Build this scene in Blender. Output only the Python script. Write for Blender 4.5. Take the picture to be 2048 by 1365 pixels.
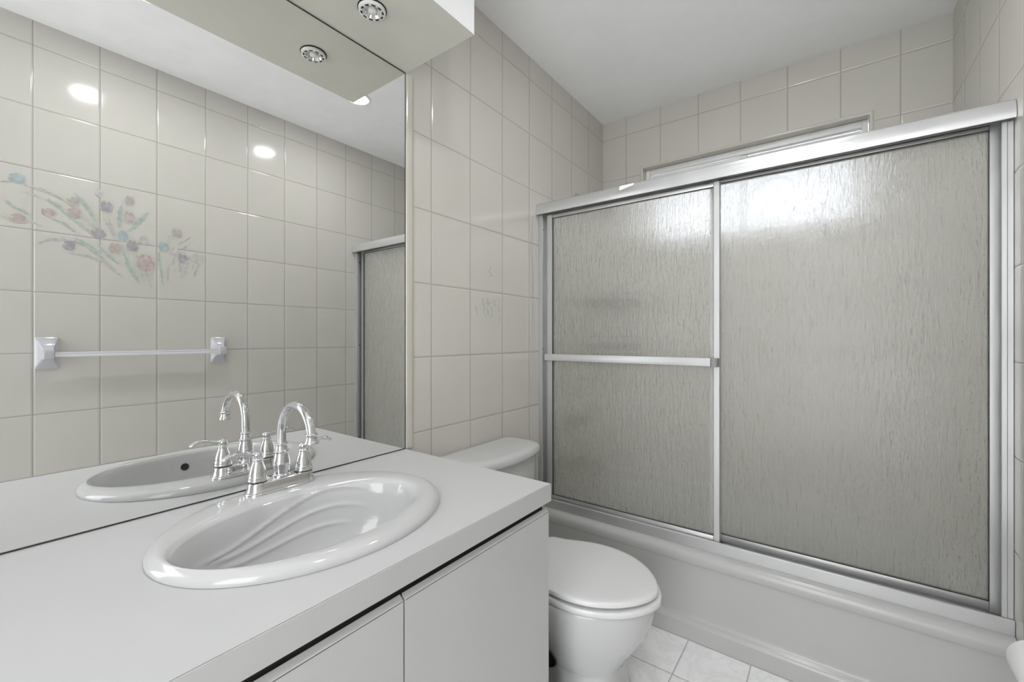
import bpy, bmesh, math, random
from mathutils import Vector, Matrix

# ------------------------------------------------------------------ scene, camera, world, exposure
SC = bpy.context.scene
COL = SC.collection
PI = math.pi
for o in list(bpy.data.objects):
    bpy.data.objects.remove(o)

W, LB, H, FRONT = 1.4985, 2.4153, 2.396, -0.85      # room width, back wall, ceiling, wall behind the camera
EYE = 1.105

cam_data = bpy.data.cameras.new('camera')
cam = bpy.data.objects.new('camera', cam_data)
COL.objects.link(cam)
cam.location = (1.111, 0.0, EYE)
cam.rotation_euler = (PI / 2, 0, math.radians(36.70))
cam_data.sensor_width = 36.0
cam_data.lens = 36.0 * 856.97 / 2048.0
cam_data.shift_y = -(682.5 - 675.3) / 2048.0
cam_data.clip_start = 0.02
SC.camera = cam

wd = bpy.data.worlds.new('daylight')
SC.world = wd
wd.use_nodes = True
bg = wd.node_tree.nodes['Background']
bg.inputs[0].default_value = (0.95, 0.975, 1.0, 1)
bg.inputs[1].default_value = 3.4

SC.view_settings.view_transform = 'Standard'
SC.view_settings.look = 'None'
SC.view_settings.gamma = 1.0
SC.view_settings.use_curve_mapping = False
SC.view_settings.exposure = 0.82
SC.cycles.max_bounces = 16
SC.cycles.diffuse_bounces = 8
SC.cycles.glossy_bounces = 8
SC.cycles.transmission_bounces = 12

LAMP = 120.0                                         # strength of the two ceiling lamps


# ------------------------------------------------------------------ materials
def new_mat(name):
    m = bpy.data.materials.new(name)
    m.use_nodes = True
    nt = m.node_tree
    return m, nt, nt.nodes['Principled BSDF']


def lnk(nt, a, b):
    nt.links.new(a, b)


def math_n(nt, op, a, b=None, clamp=False):
    n = nt.nodes.new('ShaderNodeMath')
    n.operation = op
    n.use_clamp = clamp
    for i, v in enumerate((a, b)):
        if v is None:
            continue
        if isinstance(v, (int, float)):
            n.inputs[i].default_value = v
        else:
            lnk(nt, v, n.inputs[i])
    return n.outputs[0]


def ramp(nt, val, lo, hi, a=0.0, b=1.0, smooth=True):
    n = nt.nodes.new('ShaderNodeMapRange')
    n.interpolation_type = 'SMOOTHSTEP' if smooth else 'LINEAR'
    lnk(nt, val, n.inputs[0])
    for i, v in ((1, lo), (2, hi), (3, a), (4, b)):
        n.inputs[i].default_value = v
    return n.outputs[0]


def mixc(nt, fac, a, b):
    n = nt.nodes.new('ShaderNodeMix')
    n.data_type = 'RGBA'
    for sock, v in ((n.inputs[0], fac), (n.inputs[6], a), (n.inputs[7], b)):
        if isinstance(v, (int, float)):
            sock.default_value = v
        elif isinstance(v, tuple):
            sock.default_value = (*v, 1)
        else:
            lnk(nt, v, sock)
    return n.outputs[2]


def noise(nt, scale, vec=None, detail=3.0, rough=0.5):
    n = nt.nodes.new('ShaderNodeTexNoise')
    n.inputs['Scale'].default_value = scale
    n.inputs['Detail'].default_value = detail
    n.inputs['Roughness'].default_value = rough
    if vec is not None:
        lnk(nt, vec, n.inputs['Vector'])
    return n


def objco(nt):
    return nt.nodes.new('ShaderNodeTexCoord').outputs['Object']


def bump(nt, p, height, dist, strength=1.0):
    b = nt.nodes.new('ShaderNodeBump')
    b.inputs['Strength'].default_value = strength
    b.inputs['Distance'].default_value = dist
    lnk(nt, height, b.inputs['Height'])
    lnk(nt, b.outputs[0], p.inputs['Normal'])
    return b


def plain(name, col, rough=0.4, metal=0.0, spec=0.5, coat=0.0, vary=0.03, vscale=9.0):
    m, nt, p = new_mat(name)
    co = objco(nt)
    nz = noise(nt, vscale, co)
    f = ramp(nt, nz.outputs['Fac'], 0.35, 0.65)
    dark = tuple(c * (1 - vary) for c in col)
    lnk(nt, mixc(nt, f, dark, col), p.inputs['Base Color'])
    p.inputs['Roughness'].default_value = rough
    p.inputs['Metallic'].default_value = metal
    p.inputs['Specular IOR Level'].default_value = spec
    p.inputs['Coat Weight'].default_value = coat
    p.inputs['Coat Roughness'].default_value = 0.05
    return m


def tile_mat(name, ua, uoff, upitch, va, voff, vpitch, base, grout, gw=0.0011, rough=0.10, marble=False):
    m, nt, p = new_mat(name)
    sep = nt.nodes.new('ShaderNodeSeparateXYZ')
    co = objco(nt)
    lnk(nt, co, sep.inputs[0])
    dist, cells = [], []
    for ax, off, pit in ((ua, uoff, upitch), (va, voff, vpitch)):
        t = math_n(nt, 'DIVIDE', math_n(nt, 'SUBTRACT', sep.outputs['XYZ'.index(ax)], off), pit)
        fr = math_n(nt, 'FRACT', math_n(nt, 'ADD', t, 0.5))
        dist.append(math_n(nt, 'MULTIPLY', math_n(nt, 'ABSOLUTE', math_n(nt, 'SUBTRACT', fr, 0.5)), pit))
        cells.append(math_n(nt, 'FLOOR', t))
    d = math_n(nt, 'MINIMUM', dist[0], dist[1])
    tile = ramp(nt, d, gw * 0.75, gw * 1.25)
    comb = nt.nodes.new('ShaderNodeCombineXYZ')
    lnk(nt, cells[0], comb.inputs[0])
    lnk(nt, cells[1], comb.inputs[1])
    wn = nt.nodes.new('ShaderNodeTexWhiteNoise')
    wn.noise_dimensions = '2D'
    lnk(nt, comb.outputs[0], wn.inputs['Vector'])
    a = tuple(c * 0.965 for c in base)
    tcol = mixc(nt, wn.outputs['Value'], a, base)
    cl = noise(nt, 5.0, co, 4.0)
    tcol = mixc(nt, ramp(nt, cl.outputs['Fac'], 0.4, 0.75, 0.0, 0.5), tcol, tuple(c * 0.93 for c in base))
    if marble:
        vn = noise(nt, 7.0, co, 8.0, 0.62)
        vn.inputs['Distortion'].default_value = 1.6
        v = math_n(nt, 'ABSOLUTE', math_n(nt, 'SUBTRACT', vn.outputs['Fac'], 0.5))
        tcol = mixc(nt, ramp(nt, v, 0.0, 0.06, 0.55, 0.0), tcol, tuple(c * 0.86 for c in base))
    lnk(nt, mixc(nt, tile, grout, tcol), p.inputs['Base Color'])
    lnk(nt, ramp(nt, d, gw * 0.8, gw * 1.2, 0.8, rough), p.inputs['Roughness'])
    p.inputs['Specular IOR Level'].default_value = 0.55
    edge = ramp(nt, d, gw * 0.7, 0.0065)
    wob = noise(nt, 2.6, co, 1.0)
    hgt = math_n(nt, 'ADD', edge, math_n(nt, 'MULTIPLY', wob.outputs['Fac'], 1.1))
    bump(nt, p, hgt, 0.0011)
    return m


BEIGE = (0.56, 0.541, 0.495)
GROUT = (0.27, 0.25, 0.22)
PITCH_V = 0.2509
MAT = {}
MAT['tile_left'] = tile_mat('beige_tile_left', 'Y', 1.0239, 0.2, 'Z', 2.292, PITCH_V, BEIGE, GROUT)
MAT['tile_right'] = tile_mat('beige_tile_right', 'Y', 0.2325, 0.2, 'Z', 2.2945, PITCH_V, BEIGE, GROUT)
MAT['tile_back'] = tile_mat('beige_tile_back', 'X', 0.1443, 0.2, 'Z', 2.292, PITCH_V, BEIGE, GROUT)
MAT['tile_floor'] = tile_mat('white_floor_tile', 'X', 0.6925, 0.2012, 'Y', 1.4415, 0.2, (0.90, 0.90, 0.90),
                             (0.42, 0.41, 0.40), gw=0.0016, rough=0.16, marble=True)
MAT['trim_tile'] = plain('beige_trim_tile', (0.555, 0.53, 0.47), 0.12)
MAT['reveal'] = plain('beige_reveal', (0.55, 0.53, 0.465), 0.15)
MAT['ceiling'] = plain('ceiling_paint', (0.955, 0.955, 0.965), 0.75, spec=0.3)
MAT['wall_paint'] = plain('wall_paint', (0.86, 0.86, 0.85), 0.6)
MAT['soffit_front'] = plain('soffit_white', (0.60, 0.60, 0.60), 0.45)
MAT['soffit_under'] = plain('soffit_laminate', (0.66, 0.645, 0.585), 0.16)
MAT['counter'] = plain('white_laminate_top', (0.535, 0.535, 0.535), 0.38, spec=0.4, vary=0.012)
MAT['laminate'] = plain('white_gloss_laminate', (0.505, 0.505, 0.50), 0.13, spec=0.5, vary=0.015, vscale=4)
MAT['seam'] = plain('dark_seam', (0.06, 0.05, 0.045), 0.7)
MAT['gap_shade'] = plain('painted_gap_shade', (0.045, 0.042, 0.04), 0.8)  # near-black colour stands in for the shade in the finger-pull gap
MAT['porcelain'] = plain('white_porcelain', (0.55, 0.55, 0.55), 0.07, spec=0.55, vary=0.01)
MAT['tub'] = plain('white_tub_enamel', (0.475, 0.472, 0.46), 0.22, spec=0.5, vary=0.012)
MAT['seat'] = plain('white_seat_plastic', (0.71, 0.71, 0.71), 0.2, vary=0.01)
MAT['chrome'] = plain('chrome', (0.74, 0.74, 0.75), 0.05, metal=1.0, vary=0.01)
MAT['rubber'] = plain('black_gasket', (0.012, 0.012, 0.012), 0.5)
MAT['hole'] = plain('dark_hole', (0.008, 0.008, 0.008), 0.5)
MAT['ceramic'] = plain('grey_white_ceramic', (0.50, 0.50, 0.53), 0.1, vary=0.01)
MAT['acrylic'] = plain('white_acrylic', (0.68, 0.68, 0.70), 0.12, vary=0.01)
MAT['vinyl'] = plain('white_vinyl', (0.80, 0.80, 0.80), 0.35)
MAT['paper'] = plain('white_paper', (0.86, 0.86, 0.86), 0.9, spec=0.1)
MAT['tape'] = plain('white_tape', (0.85, 0.85, 0.83), 0.6)
MAT['bronze'] = plain('dark_bronze_metal', (0.045, 0.036, 0.03), 0.4, metal=0.6)
MAT['dark_plastic'] = plain('charcoal_plastic', (0.045, 0.043, 0.042), 0.5)
MAT['mirror'] = plain('silvered_mirror', (0.905, 0.91, 0.90), 0.0, metal=1.0, vary=0.0)
MAT['mirror_edge'] = plain('desilvered_edge', (0.035, 0.035, 0.032), 0.4)
MAT['light_trim'] = plain('white_trim_ring', (0.82, 0.81, 0.79), 0.35)
MAT['slot'] = plain('black_slot', (0.006, 0.006, 0.006), 0.7)
MAT['reflector'] = plain('faceted_reflector', (0.80, 0.80, 0.79), 0.12, metal=0.7)


def aluminium(name, col=(0.58, 0.58, 0.575), rough=0.40):
    m, nt, p = new_mat(name)
    co = objco(nt)
    mp = nt.nodes.new('ShaderNodeMapping')
    mp.inputs['Scale'].default_value = (1.0, 1.0, 1.0)
    lnk(nt, co, mp.inputs[0])
    nz = noise(nt, 6.0, mp.outputs[0], 3.0)
    lnk(nt, mixc(nt, nz.outputs['Fac'], tuple(c * 0.9 for c in col), col), p.inputs['Base Color'])
    p.inputs['Metallic'].default_value = 0.6
    lnk(nt, ramp(nt, nz.outputs['Fac'], 0.3, 0.7, rough - 0.06, rough + 0.06), p.inputs['Roughness'])
    return m


MAT['alu'] = aluminium('satin_aluminium')
MAT['alu_bright'] = aluminium('bright_aluminium', (0.60, 0.60, 0.60), 0.34)


def rain_glass():
    m, nt, p = new_mat('obscure_rain_glass')
    co = objco(nt)
    warp = noise(nt, 16.0, co, 2.0)
    add = nt.nodes.new('ShaderNodeVectorMath')
    add.operation = 'MULTIPLY_ADD'
    lnk(nt, warp.outputs['Color'], add.inputs[0])
    add.inputs[1].default_value = (0.012, 0.012, 0.06)
    lnk(nt, co, add.inputs[2])
    mp = nt.nodes.new('ShaderNodeMapping')
    mp.inputs['Scale'].default_value = (1.0, 0.02, 0.13)
    lnk(nt, add.outputs[0], mp.inputs[0])
    n1 = noise(nt, 105.0, mp.outputs[0], 2.5, 0.55)
    mp2 = nt.nodes.new('ShaderNodeMapping')
    mp2.inputs['Scale'].default_value = (1.0, 0.02, 0.45)
    lnk(nt, co, mp2.inputs[0])
    n2 = noise(nt, 150.0, mp2.outputs[0], 2.0, 0.5)
    h = math_n(nt, 'ADD', n1.outputs['Fac'], math_n(nt, 'MULTIPLY', n2.outputs['Fac'], 0.45))
    bmp = bump(nt, p, h, 0.0090)
    p.inputs['Base Color'].default_value = (0.985, 0.985, 0.975, 1)
    p.inputs['Roughness'].default_value = 0.06
    p.inputs['IOR'].default_value = 1.45
    p.inputs['Transmission Weight'].default_value = 1.0
    tr = nt.nodes.new('ShaderNodeBsdfTransparent')
    df = nt.nodes.new('ShaderNodeBsdfDiffuse')
    tl = nt.nodes.new('ShaderNodeBsdfTranslucent')
    for n_ in (df, tl):
        n_.inputs['Color'].default_value = (0.89, 0.875, 0.815, 1)

    def mixs(f, a_, b_):
        n2_ = nt.nodes.new('ShaderNodeMixShader')
        n2_.inputs[0].default_value = f
        lnk(nt, a_, n2_.inputs[1])
        lnk(nt, b_, n2_.inputs[2])
        return n2_.outputs[0]
    haze = mixs(0.38, df.outputs[0], tl.outputs[0])
    body_ = mixs(0.27, p.outputs[0], haze)
    lnk(nt, mixs(0.28, body_, tr.outputs[0]), nt.nodes['Material Output'].inputs['Surface'])
    return m


MAT['glass'] = rain_glass()


def pane_glass():
    m, nt, p = new_mat('frosted_window_pane')
    nz = noise(nt, 160.0, objco(nt), 2.0)
    lnk(nt, ramp(nt, nz.outputs['Fac'], 0.3, 0.7, 0.25, 0.4), p.inputs['Roughness'])
    p.inputs['Base Color'].default_value = (0.25, 0.255, 0.265, 1)
    p.inputs['Transmission Weight'].default_value = 1.0
    p.inputs['IOR'].default_value = 1.3
    return m


MAT['pane'] = pane_glass()


def lamp_mat(name, strength, col=(0.965, 0.98, 1.0)):
    m, nt, p = new_mat(name)
    p.inputs['Base Color'].default_value = (0.8, 0.8, 0.8, 1)
    p.inputs['Emission Color'].default_value = (*col, 1)
    p.inputs['Emission Strength'].default_value = strength
    return m


MAT['lamp'] = lamp_mat('glowing_lamp', LAMP)
PAINT = {'b': (0.40, 0.47, 0.485), 'p': (0.50, 0.42, 0.395), 'm': (0.46, 0.42, 0.40), 'f': (0.56, 0.53, 0.51),
         'v': (0.40, 0.375, 0.39), 'g': (0.42, 0.49, 0.46), 's': (0.50, 0.51, 0.49), 'h': (0.60, 0.585, 0.535)}
for k, c in PAINT.items():
    MAT['paint_' + k] = plain('tulip_paint_' + k, c, 0.14, vary=0.18, vscale=60)


# ------------------------------------------------------------------ mesh helpers
def finish(name, bm, mats, parent=None, smooth=True, angle=35.0, recalc=True):
    if recalc:
        bmesh.ops.recalc_face_normals(bm, faces=bm.faces)
    me = bpy.data.meshes.new(name)
    bm.to_mesh(me)
    bm.free()
    if not isinstance(mats, (list, tuple)):
        mats = [mats]
    for m in mats:
        me.materials.append(m)
    o = bpy.data.objects.new(name, me)
    COL.objects.link(o)
    if parent is not None:
        o.parent = parent
        o.matrix_parent_inverse = parent.matrix_world.inverted() if parent.matrix_world != Matrix() else Matrix()
    if smooth:
        for f in me.polygons:
            f.use_smooth = True
        try:
            me.set_sharp_from_angle(angle=math.radians(angle))
        except Exception:
            pass
    return o


def add_box(bm, x0, x1, y0, y1, z0, z1, bev=0.0, seg=2, mat=0):
    vs = [bm.verts.new((x, y, z)) for x in (x0, x1) for y in (y0, y1) for z in (z0, z1)]
    fs = [(0, 1, 3, 2), (4, 6, 7, 5), (0, 4, 5, 1), (2, 3, 7, 6), (0, 2, 6, 4), (1, 5, 7, 3)]
    faces = [bm.faces.new([vs[i] for i in f]) for f in fs]
    for f in faces:
        f.material_index = mat
    if bev > 0:
        es = list({e for f in faces for e in f.edges})
        r = bmesh.ops.bevel(bm, geom=es, offset=bev, segments=seg, affect='EDGES', profile=0.5)
        for f in r['faces']:
            f.material_index = mat
    return faces


def box(name, x0, x1, y0, y1, z0, z1, mat, parent=None, bev=0.0, seg=2):
    bm = bmesh.new()
    add_box(bm, x0, x1, y0, y1, z0, z1, bev, seg)
    return finish(name, bm, mat, parent)


def loft(bm, loops, cap0=False, cap1=False, closed=True, mat=0):
    """Joins equal-length loops of points with quads."""
    vl = [[bm.verts.new(p) for p in lp] for lp in loops]
    n = len(vl[0])
    for a, b in zip(vl, vl[1:]):
        for i in range(n if closed else n - 1):
            j = (i + 1) % n
            f = bm.faces.new((a[i], a[j], b[j], b[i]))
            f.material_index = mat
    if cap0:
        bm.faces.new(vl[0][::-1]).material_index = mat
    if cap1:
        bm.faces.new(vl[-1]).material_index = mat
    return vl


def lathe(bm, prof, centre, n=40, cap0=True, cap1=True, mat=0, sx=1.0, sy=1.0):
    loops = []
    for r, z in prof:
        loops.append([(centre[0] + sx * r * math.cos(2 * PI * i / n), centre[1] + sy * r * math.sin(2 * PI * i / n),
                       centre[2] + z) for i in range(n)])
    return loft(bm, loops, cap0, cap1, True, mat)


def catmull(pts, per=8):
    out = []
    P = [pts[0]] + list(pts) + [pts[-1]]
    for i in range(1, len(P) - 2):
        p0, p1, p2, p3 = P[i - 1], P[i], P[i + 1], P[i + 2]
        for k in range(per):
            t = k / per
            out.append(tuple(0.5 * (2 * b + (c - a) * t + (2 * a - 5 * b + 4 * c - d) * t * t +
                                    (3 * b - a - 3 * c + d) * t ** 3) for a, b, c, d in zip(p0, p1, p2, p3)))
    out.append(tuple(pts[-1]))
    return out


def tube(bm, path, radii, n=20, cap=True, flat=None, mat=0):
    """Sweeps a circle (or an ellipse, flat = height ratio) along a path."""
    pts = [Vector(p) for p in path]
    loops = []
    up = Vector((0, 0, 1))
    prev = None
    for i, p in enumerate(pts):
        t = (pts[min(i + 1, len(pts) - 1)] - pts[max(i - 1, 0)]).normalized()
        if prev is None:
            ref = up if abs(t.z) < 0.9 else Vector((0, 1, 0))
            side = t.cross(ref).normalized()
        else:
            side = (prev - t * prev.dot(t)).normalized()
        prev = side
        nrm = side.cross(t).normalized()
        r = radii[i] if isinstance(radii, (list, tuple)) else radii
        fl = 1.0 if flat is None else flat[i] if isinstance(flat, (list, tuple)) else flat
        loops.append([p + side * (r * math.cos(2 * PI * k / n)) + nrm * (r * fl * math.sin(2 * PI * k / n)) for k in range(n)])
    return loft(bm, loops, cap, cap, True, mat)


def prism_x(bm, prof, x0, x1, mat=0, closed=True):
    """Extrudes a (y, z) profile along x."""
    return loft(bm, [[(x0, y, z) for y, z in prof], [(x1, y, z) for y, z in prof]], closed, closed, closed, mat)


def prism_y(bm, prof, y0, y1, mat=0, closed=True):
    return loft(bm, [[(x, y0, z) for x, z in prof], [(x, y1, z) for x, z in prof]], closed, closed, closed, mat)


def rrect(cx, cy, hx, hy, r, z, n=8):
    """Rounded rectangle, 4*(n+1) points."""
    pts = []
    for (sx, sy, a0) in ((1, 1, 0), (-1, 1, PI / 2), (-1, -1, PI), (1, -1, 3 * PI / 2)):
        for k in range(n + 1):
            a = a0 + PI / 2 * k / n
            pts.append((cx + sx * (hx - r) + r * math.cos(a), cy + sy * (hy - r) + r * math.sin(a), z))
    return pts


def thing(name, label, cat, loc=(0, 0, 0), group=None):
    o = bpy.data.objects.new(name, None)
    COL.objects.link(o)
    o.location = loc
    o.empty_display_size = 0.05
    bpy.context.view_layer.update()
    return tag(o, label, cat, group)


def tag(o, label, cat, group=None):
    o['label'] = label
    o['category'] = cat
    if group:
        o['group'] = group
    return o


def struct(o):
    o['kind'] = 'structure'
    return o


# ------------------------------------------------------------------ the room
def slab(name, x0, x1, y0, y1, z0, z1, m):
    return struct(box(name, x0, x1, y0, y1, z0, z1, m))


T = 0.10
slab('floor', -T, W + T, FRONT - T, LB + T, -0.08, 0.0, MAT['tile_floor'])
slab('ceiling', -T, W + T, FRONT - T, LB + T, H, H + 0.1, MAT['ceiling'])
slab('wall_left', -T, 0.0, FRONT, LB, 0.0, H, MAT['tile_left'])
wall_right = slab('wall_right', W, W + T, FRONT, LB, 0.0, H, MAT['tile_right'])

# back wall with the window opening
OX0, OX1, OZ0, OZ1 = 0.243, 1.245, 1.60, 2.074
bm = bmesh.new()
for (a, b, c, d) in ((-T, OX0, 0.0, H), (OX1, W + T, 0.0, H), (OX0, OX1, 0.0, OZ0), (OX0, OX1, OZ1, H)):
    add_box(bm, a, b, LB, LB + T, c, d)
struct(finish('wall_back', bm, MAT['tile_back'], smooth=False))

# wall behind the camera: unseen wide opening added to let in sky as fill
DX0, DX1, DZ = 0.58, 1.44, 2.28
bm = bmesh.new()
for (a, b, c, d) in ((-T, DX0, 0.0, H), (DX1, W + T, 0.0, H), (DX0, DX1, DZ, H)):
    add_box(bm, a, b, FRONT - T, FRONT, c, d)
struct(finish('wall_front', bm, MAT['wall_paint'], smooth=False))
hy = FRONT - T
slab('hall_bounce_floor', -1.0, 2.6, hy - 2.2, hy, -0.08, 0.0, plain('white_bounce_floor', (0.88, 0.88, 0.87), 0.5))  # unseen floor, kept white to bounce fill light up to the ceiling
bm = bmesh.new()
add_box(bm, DX0 + 0.004, DX0 + 0.040, hy - 0.80, hy - 0.004, 0.01, 2.03, 0.002)
struct(finish('reflection_leaf', bm, plain('dark_reflection_leaf', (0.10, 0.095, 0.09), 0.5)))  # unseen dark leaf added to give the chrome something dark to reflect
bm = bmesh.new()
for (a, b, c, d) in ((DX0 - 0.06, DX0, 0.0, DZ + 0.06), (DX1, DX1 + 0.05, 0.0, DZ + 0.06), (DX0, DX1, DZ, DZ + 0.06)):
    add_box(bm, a, b, FRONT + 0.0005, FRONT + 0.016, c, d, 0.003)
struct(finish('trim_3', bm, MAT['vinyl']))

# bullnose tile strip beside the mirror
bm = bmesh.new()
prism_x_prof = [(0.0005, 0.9085), (0.004, 0.9085), (0.0062, 0.9105), (0.0068, 0.914), (0.0064, 0.930), (0.0045, 0.9385), (0.0005, 0.9425)]
loft(bm, [[(x, y, 0.7445) for x, y in prism_x_prof], [(x, y, 1.9622) for x, y in prism_x_prof]], True, True)
struct(finish('trim_1', bm, MAT['trim_tile']))

# bullnose edge round the window recess
bm = bmesh.new()
bw = 0.013
prof = [(-bw, 0.0), (-bw, -0.002), (-bw * 0.6, -0.0045), (-bw * 0.2, -0.004), (0.001, -0.001), (0.002, 0.006), (0.002, 0.05)]
ring = []
for (cx, cz, sx, sz) in ((OX0, OZ0, -1, -1), (OX1, OZ0, 1, -1), (OX1, OZ1, 1, 1), (OX0, OZ1, -1, 1)):
    ring.append([(cx - sx * u, LB - 0.0006 + v, cz - sz * u) for u, v in prof])
vl = [[bm.verts.new(p) for p in r] for r in ring]
for i in range(4):
    a, b = vl[i], vl[(i + 1) % 4]
    for k in range(len(prof) - 1):
        bm.faces.new((a[k], b[k], b[k + 1], a[k + 1]))
struct(finish('trim_2', bm, MAT['reveal']))

# window: frame, two sliding sashes, panes
wy = LB + 0.05
win = struct(thing('window_1', 'white vinyl sliding window high in the tiled back wall', 'window', ((OX0 + OX1) / 2, wy, OZ0)))
for k in ('label', 'category'):
    del win[k]


def frame_bm(x0, x1, z0, z1, w, y0, y1, bev=0.002, wt=None):
    wt = wt or w
    b = bmesh.new()
    add_box(b, x0, x0 + w, y0, y1, z0, z1, bev)
    add_box(b, x1 - w, x1, y0, y1, z0, z1, bev)
    add_box(b, x0 + w, x1 - w, y0, y1, z0, z0 + w, bev)
    add_box(b, x0 + w, x1 - w, y0, y1, z1 - wt, z1, bev)
    return b


finish('window_frame', frame_bm(OX0 + 0.003, OX1 - 0.003, OZ0 + 0.003, OZ1 - 0.003, 0.022, wy - 0.004, wy + 0.048, wt=0.030), MAT['vinyl'], win)
mx = 0.748
s1 = finish('window_sash', frame_bm(OX0 + 0.026, mx + 0.018, OZ0 + 0.026, OZ1 - 0.036, 0.030, wy + 0.004, wy + 0.020), MAT['vinyl'], win)
s2 = finish('window_sash', frame_bm(mx - 0.018, OX1 - 0.026, OZ0 + 0.026, OZ1 - 0.036, 0.030, wy + 0.024, wy + 0.040), MAT['vinyl'], win)
box('window_pane', OX0 + 0.055, mx - 0.011, wy + 0.010, wy + 0.014, OZ0 + 0.055, OZ1 - 0.065, MAT['pane'], s1)
box('window_pane', mx + 0.011, OX1 - 0.055, wy + 0.030, wy + 0.034, OZ0 + 0.055, OZ1 - 0.065, MAT['pane'], s2)

# soffit over the mirror
SZ, SX, SY = 1.9632, 0.2993, 0.910
bm = bmesh.new()
add_box(bm, 0.0005, SX, FRONT + 0.001, SY, SZ + 0.0004, H - 0.0005)
for f in bm.faces:
    f.material_index = 1 if f.calc_center_median().z < SZ + 0.01 else 0
struct(finish('soffit', bm, [MAT['soffit_front'], MAT['soffit_under']], smooth=False))

# ------------------------------------------------------------------ painted tulips on the tiles
BLOOMS = [(0.189, 1.74, 0.023, 0.019, 178, 'b'), (0.191, 1.581, 0.023, 0.018, 173, 'p'), (0.275, 1.624, 0.019, 0.017, 133, 'p'), (0.347, 1.686, 0.019, 0.019, 133, 'm'), (0.349, 1.639, 0.022, 0.021, 175, 'p'), (0.43, 1.744, 0.017, 0.015, 140, 'f'), (0.453, 1.692, 0.026, 0.02, 90, 'v'), (0.531, 1.738, 0.022, 0.016, 90, 'm'), (0.529, 1.662, 0.027, 0.018, 90, 'p'), (0.426, 1.566, 0.025, 0.02, 137, 'v'), (0.335, 1.498, 0.021, 0.019, 169, 'v'), (0.508, 1.571, 0.025, 0.018, 90, 'b'), (0.482, 1.51, 0.027, 0.02, 90, 'p'), (0.541, 1.531, 0.028, 0.02, 90, 'v'), (0.582, 1.563, 0.019, 0.015, 90, 'f'), (0.59, 1.458, 0.042, 0.03, 90, 'p'), (0.71, 1.621, 0.023, 0.02, 90, 'm'), (0.657, 1.548, 0.023, 0.018, 90, 'b'), (0.699, 1.532, 0.017, 0.019, 90, 'f'), (0.732, 1.502, 0.023, 0.018, 90, 'v'), (0.796, 1.511, 0.024, 0.022, 90, 'f')]
STEMS = [([(0.147, 1.716), (0.171, 1.72)], 0.004, 's'), ([(0.205, 1.718), (0.269, 1.712), (0.323, 1.682)], 0.004, 's'), ([(0.159, 1.645), (0.186, 1.622), (0.228, 1.601)], 0.01, 'g'), ([(0.272, 1.677), (0.299, 1.659), (0.319, 1.634)], 0.014, 'g'), ([(0.347, 1.731), (0.376, 1.693), (0.406, 1.644), (0.424, 1.604)], 0.012, 'g'), ([(0.372, 1.631), (0.398, 1.604), (0.42, 1.58)], 0.008, 's'), ([(0.319, 1.634), (0.376, 1.587), (0.409, 1.557)], 0.008, 'g'), ([(0.282, 1.601), (0.319, 1.587), (0.354, 1.557)], 0.008, 'g'), ([(0.214, 1.581), (0.259, 1.562)], 0.004, 's'), ([(0.147, 1.58), (0.165, 1.58)], 0.004, 's'), ([(0.246, 1.49), (0.272, 1.509), (0.312, 1.519), (0.376, 1.51), (0.443, 1.454)], 0.009, 's'), ([(0.354, 1.532), (0.398, 1.504), (0.443, 1.459)], 0.013, 'g'), ([(0.333, 1.465), (0.398, 1.46), (0.451, 1.434), (0.502, 1.387)], 0.008, 's'), ([(0.42, 1.518), (0.451, 1.481), (0.494, 1.44)], 0.01, 'g'), ([(0.494, 1.606), (0.498, 1.66), (0.502, 1.709)], 0.021, 'g'), ([(0.527, 1.596), (0.56, 1.641), (0.599, 1.7)], 0.016, 'g'), ([(0.459, 1.656), (0.47, 1.59), (0.486, 1.551)], 0.006, 's'), ([(0.443, 1.637), (0.474, 1.57)], 0.004, 's'), ([(0.506, 1.527), (0.523, 1.449), (0.548, 1.398), (0.569, 1.362)], 0.015, 'g'), ([(0.556, 1.498), (0.558, 1.443), (0.586, 1.38)], 0.009, 's'), ([(0.59, 1.409), (0.616, 1.333)], 0.007, 's'), ([(0.639, 1.516), (0.645, 1.444), (0.657, 1.354)], 0.01, 'g'), ([(0.675, 1.459), (0.673, 1.373)], 0.005, 's'), ([(0.708, 1.516), (0.689, 1.461)], 0.013, 's'), ([(0.761, 1.512), (0.737, 1.408)], 0.014, 's'), ([(0.722, 1.477), (0.699, 1.427)], 0.008, 's'), ([(0.72, 1.471), (0.725, 1.407)], 0.005, 's'), ([(0.806, 1.489), (0.781, 1.419)], 0.008, 's'), ([(0.776, 1.484), (0.776, 1.443)], 0.005, 's'), ([(0.68, 1.609), (0.666, 1.549)], 0.006, 's'), ([(0.766, 1.611), (0.713, 1.569)], 0.005, 's'), ([(0.756, 1.571), (0.732, 1.549)], 0.005, 's'), ([(0.205, 1.692), (0.249, 1.68)], 0.003, 's'), ([(0.236, 1.711), (0.282, 1.704), (0.319, 1.684)], 0.004, 's')]
LEFT_STEMS = [([(1.249, 1.234), (1.258, 1.213), (1.267, 1.184)], 0.008), ([(1.295, 1.263), (1.305, 1.216), (1.315, 1.168)], 0.012), ([(1.346, 1.236), (1.353, 1.178)], 0.012), ([(1.367, 1.264), (1.372, 1.228)], 0.01), ([(1.396, 1.271), (1.398, 1.221), (1.401, 1.161)], 0.008), ([(1.322, 1.226), (1.332, 1.191)], 0.008)]
PK = 'bpmfvgsh'


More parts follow.
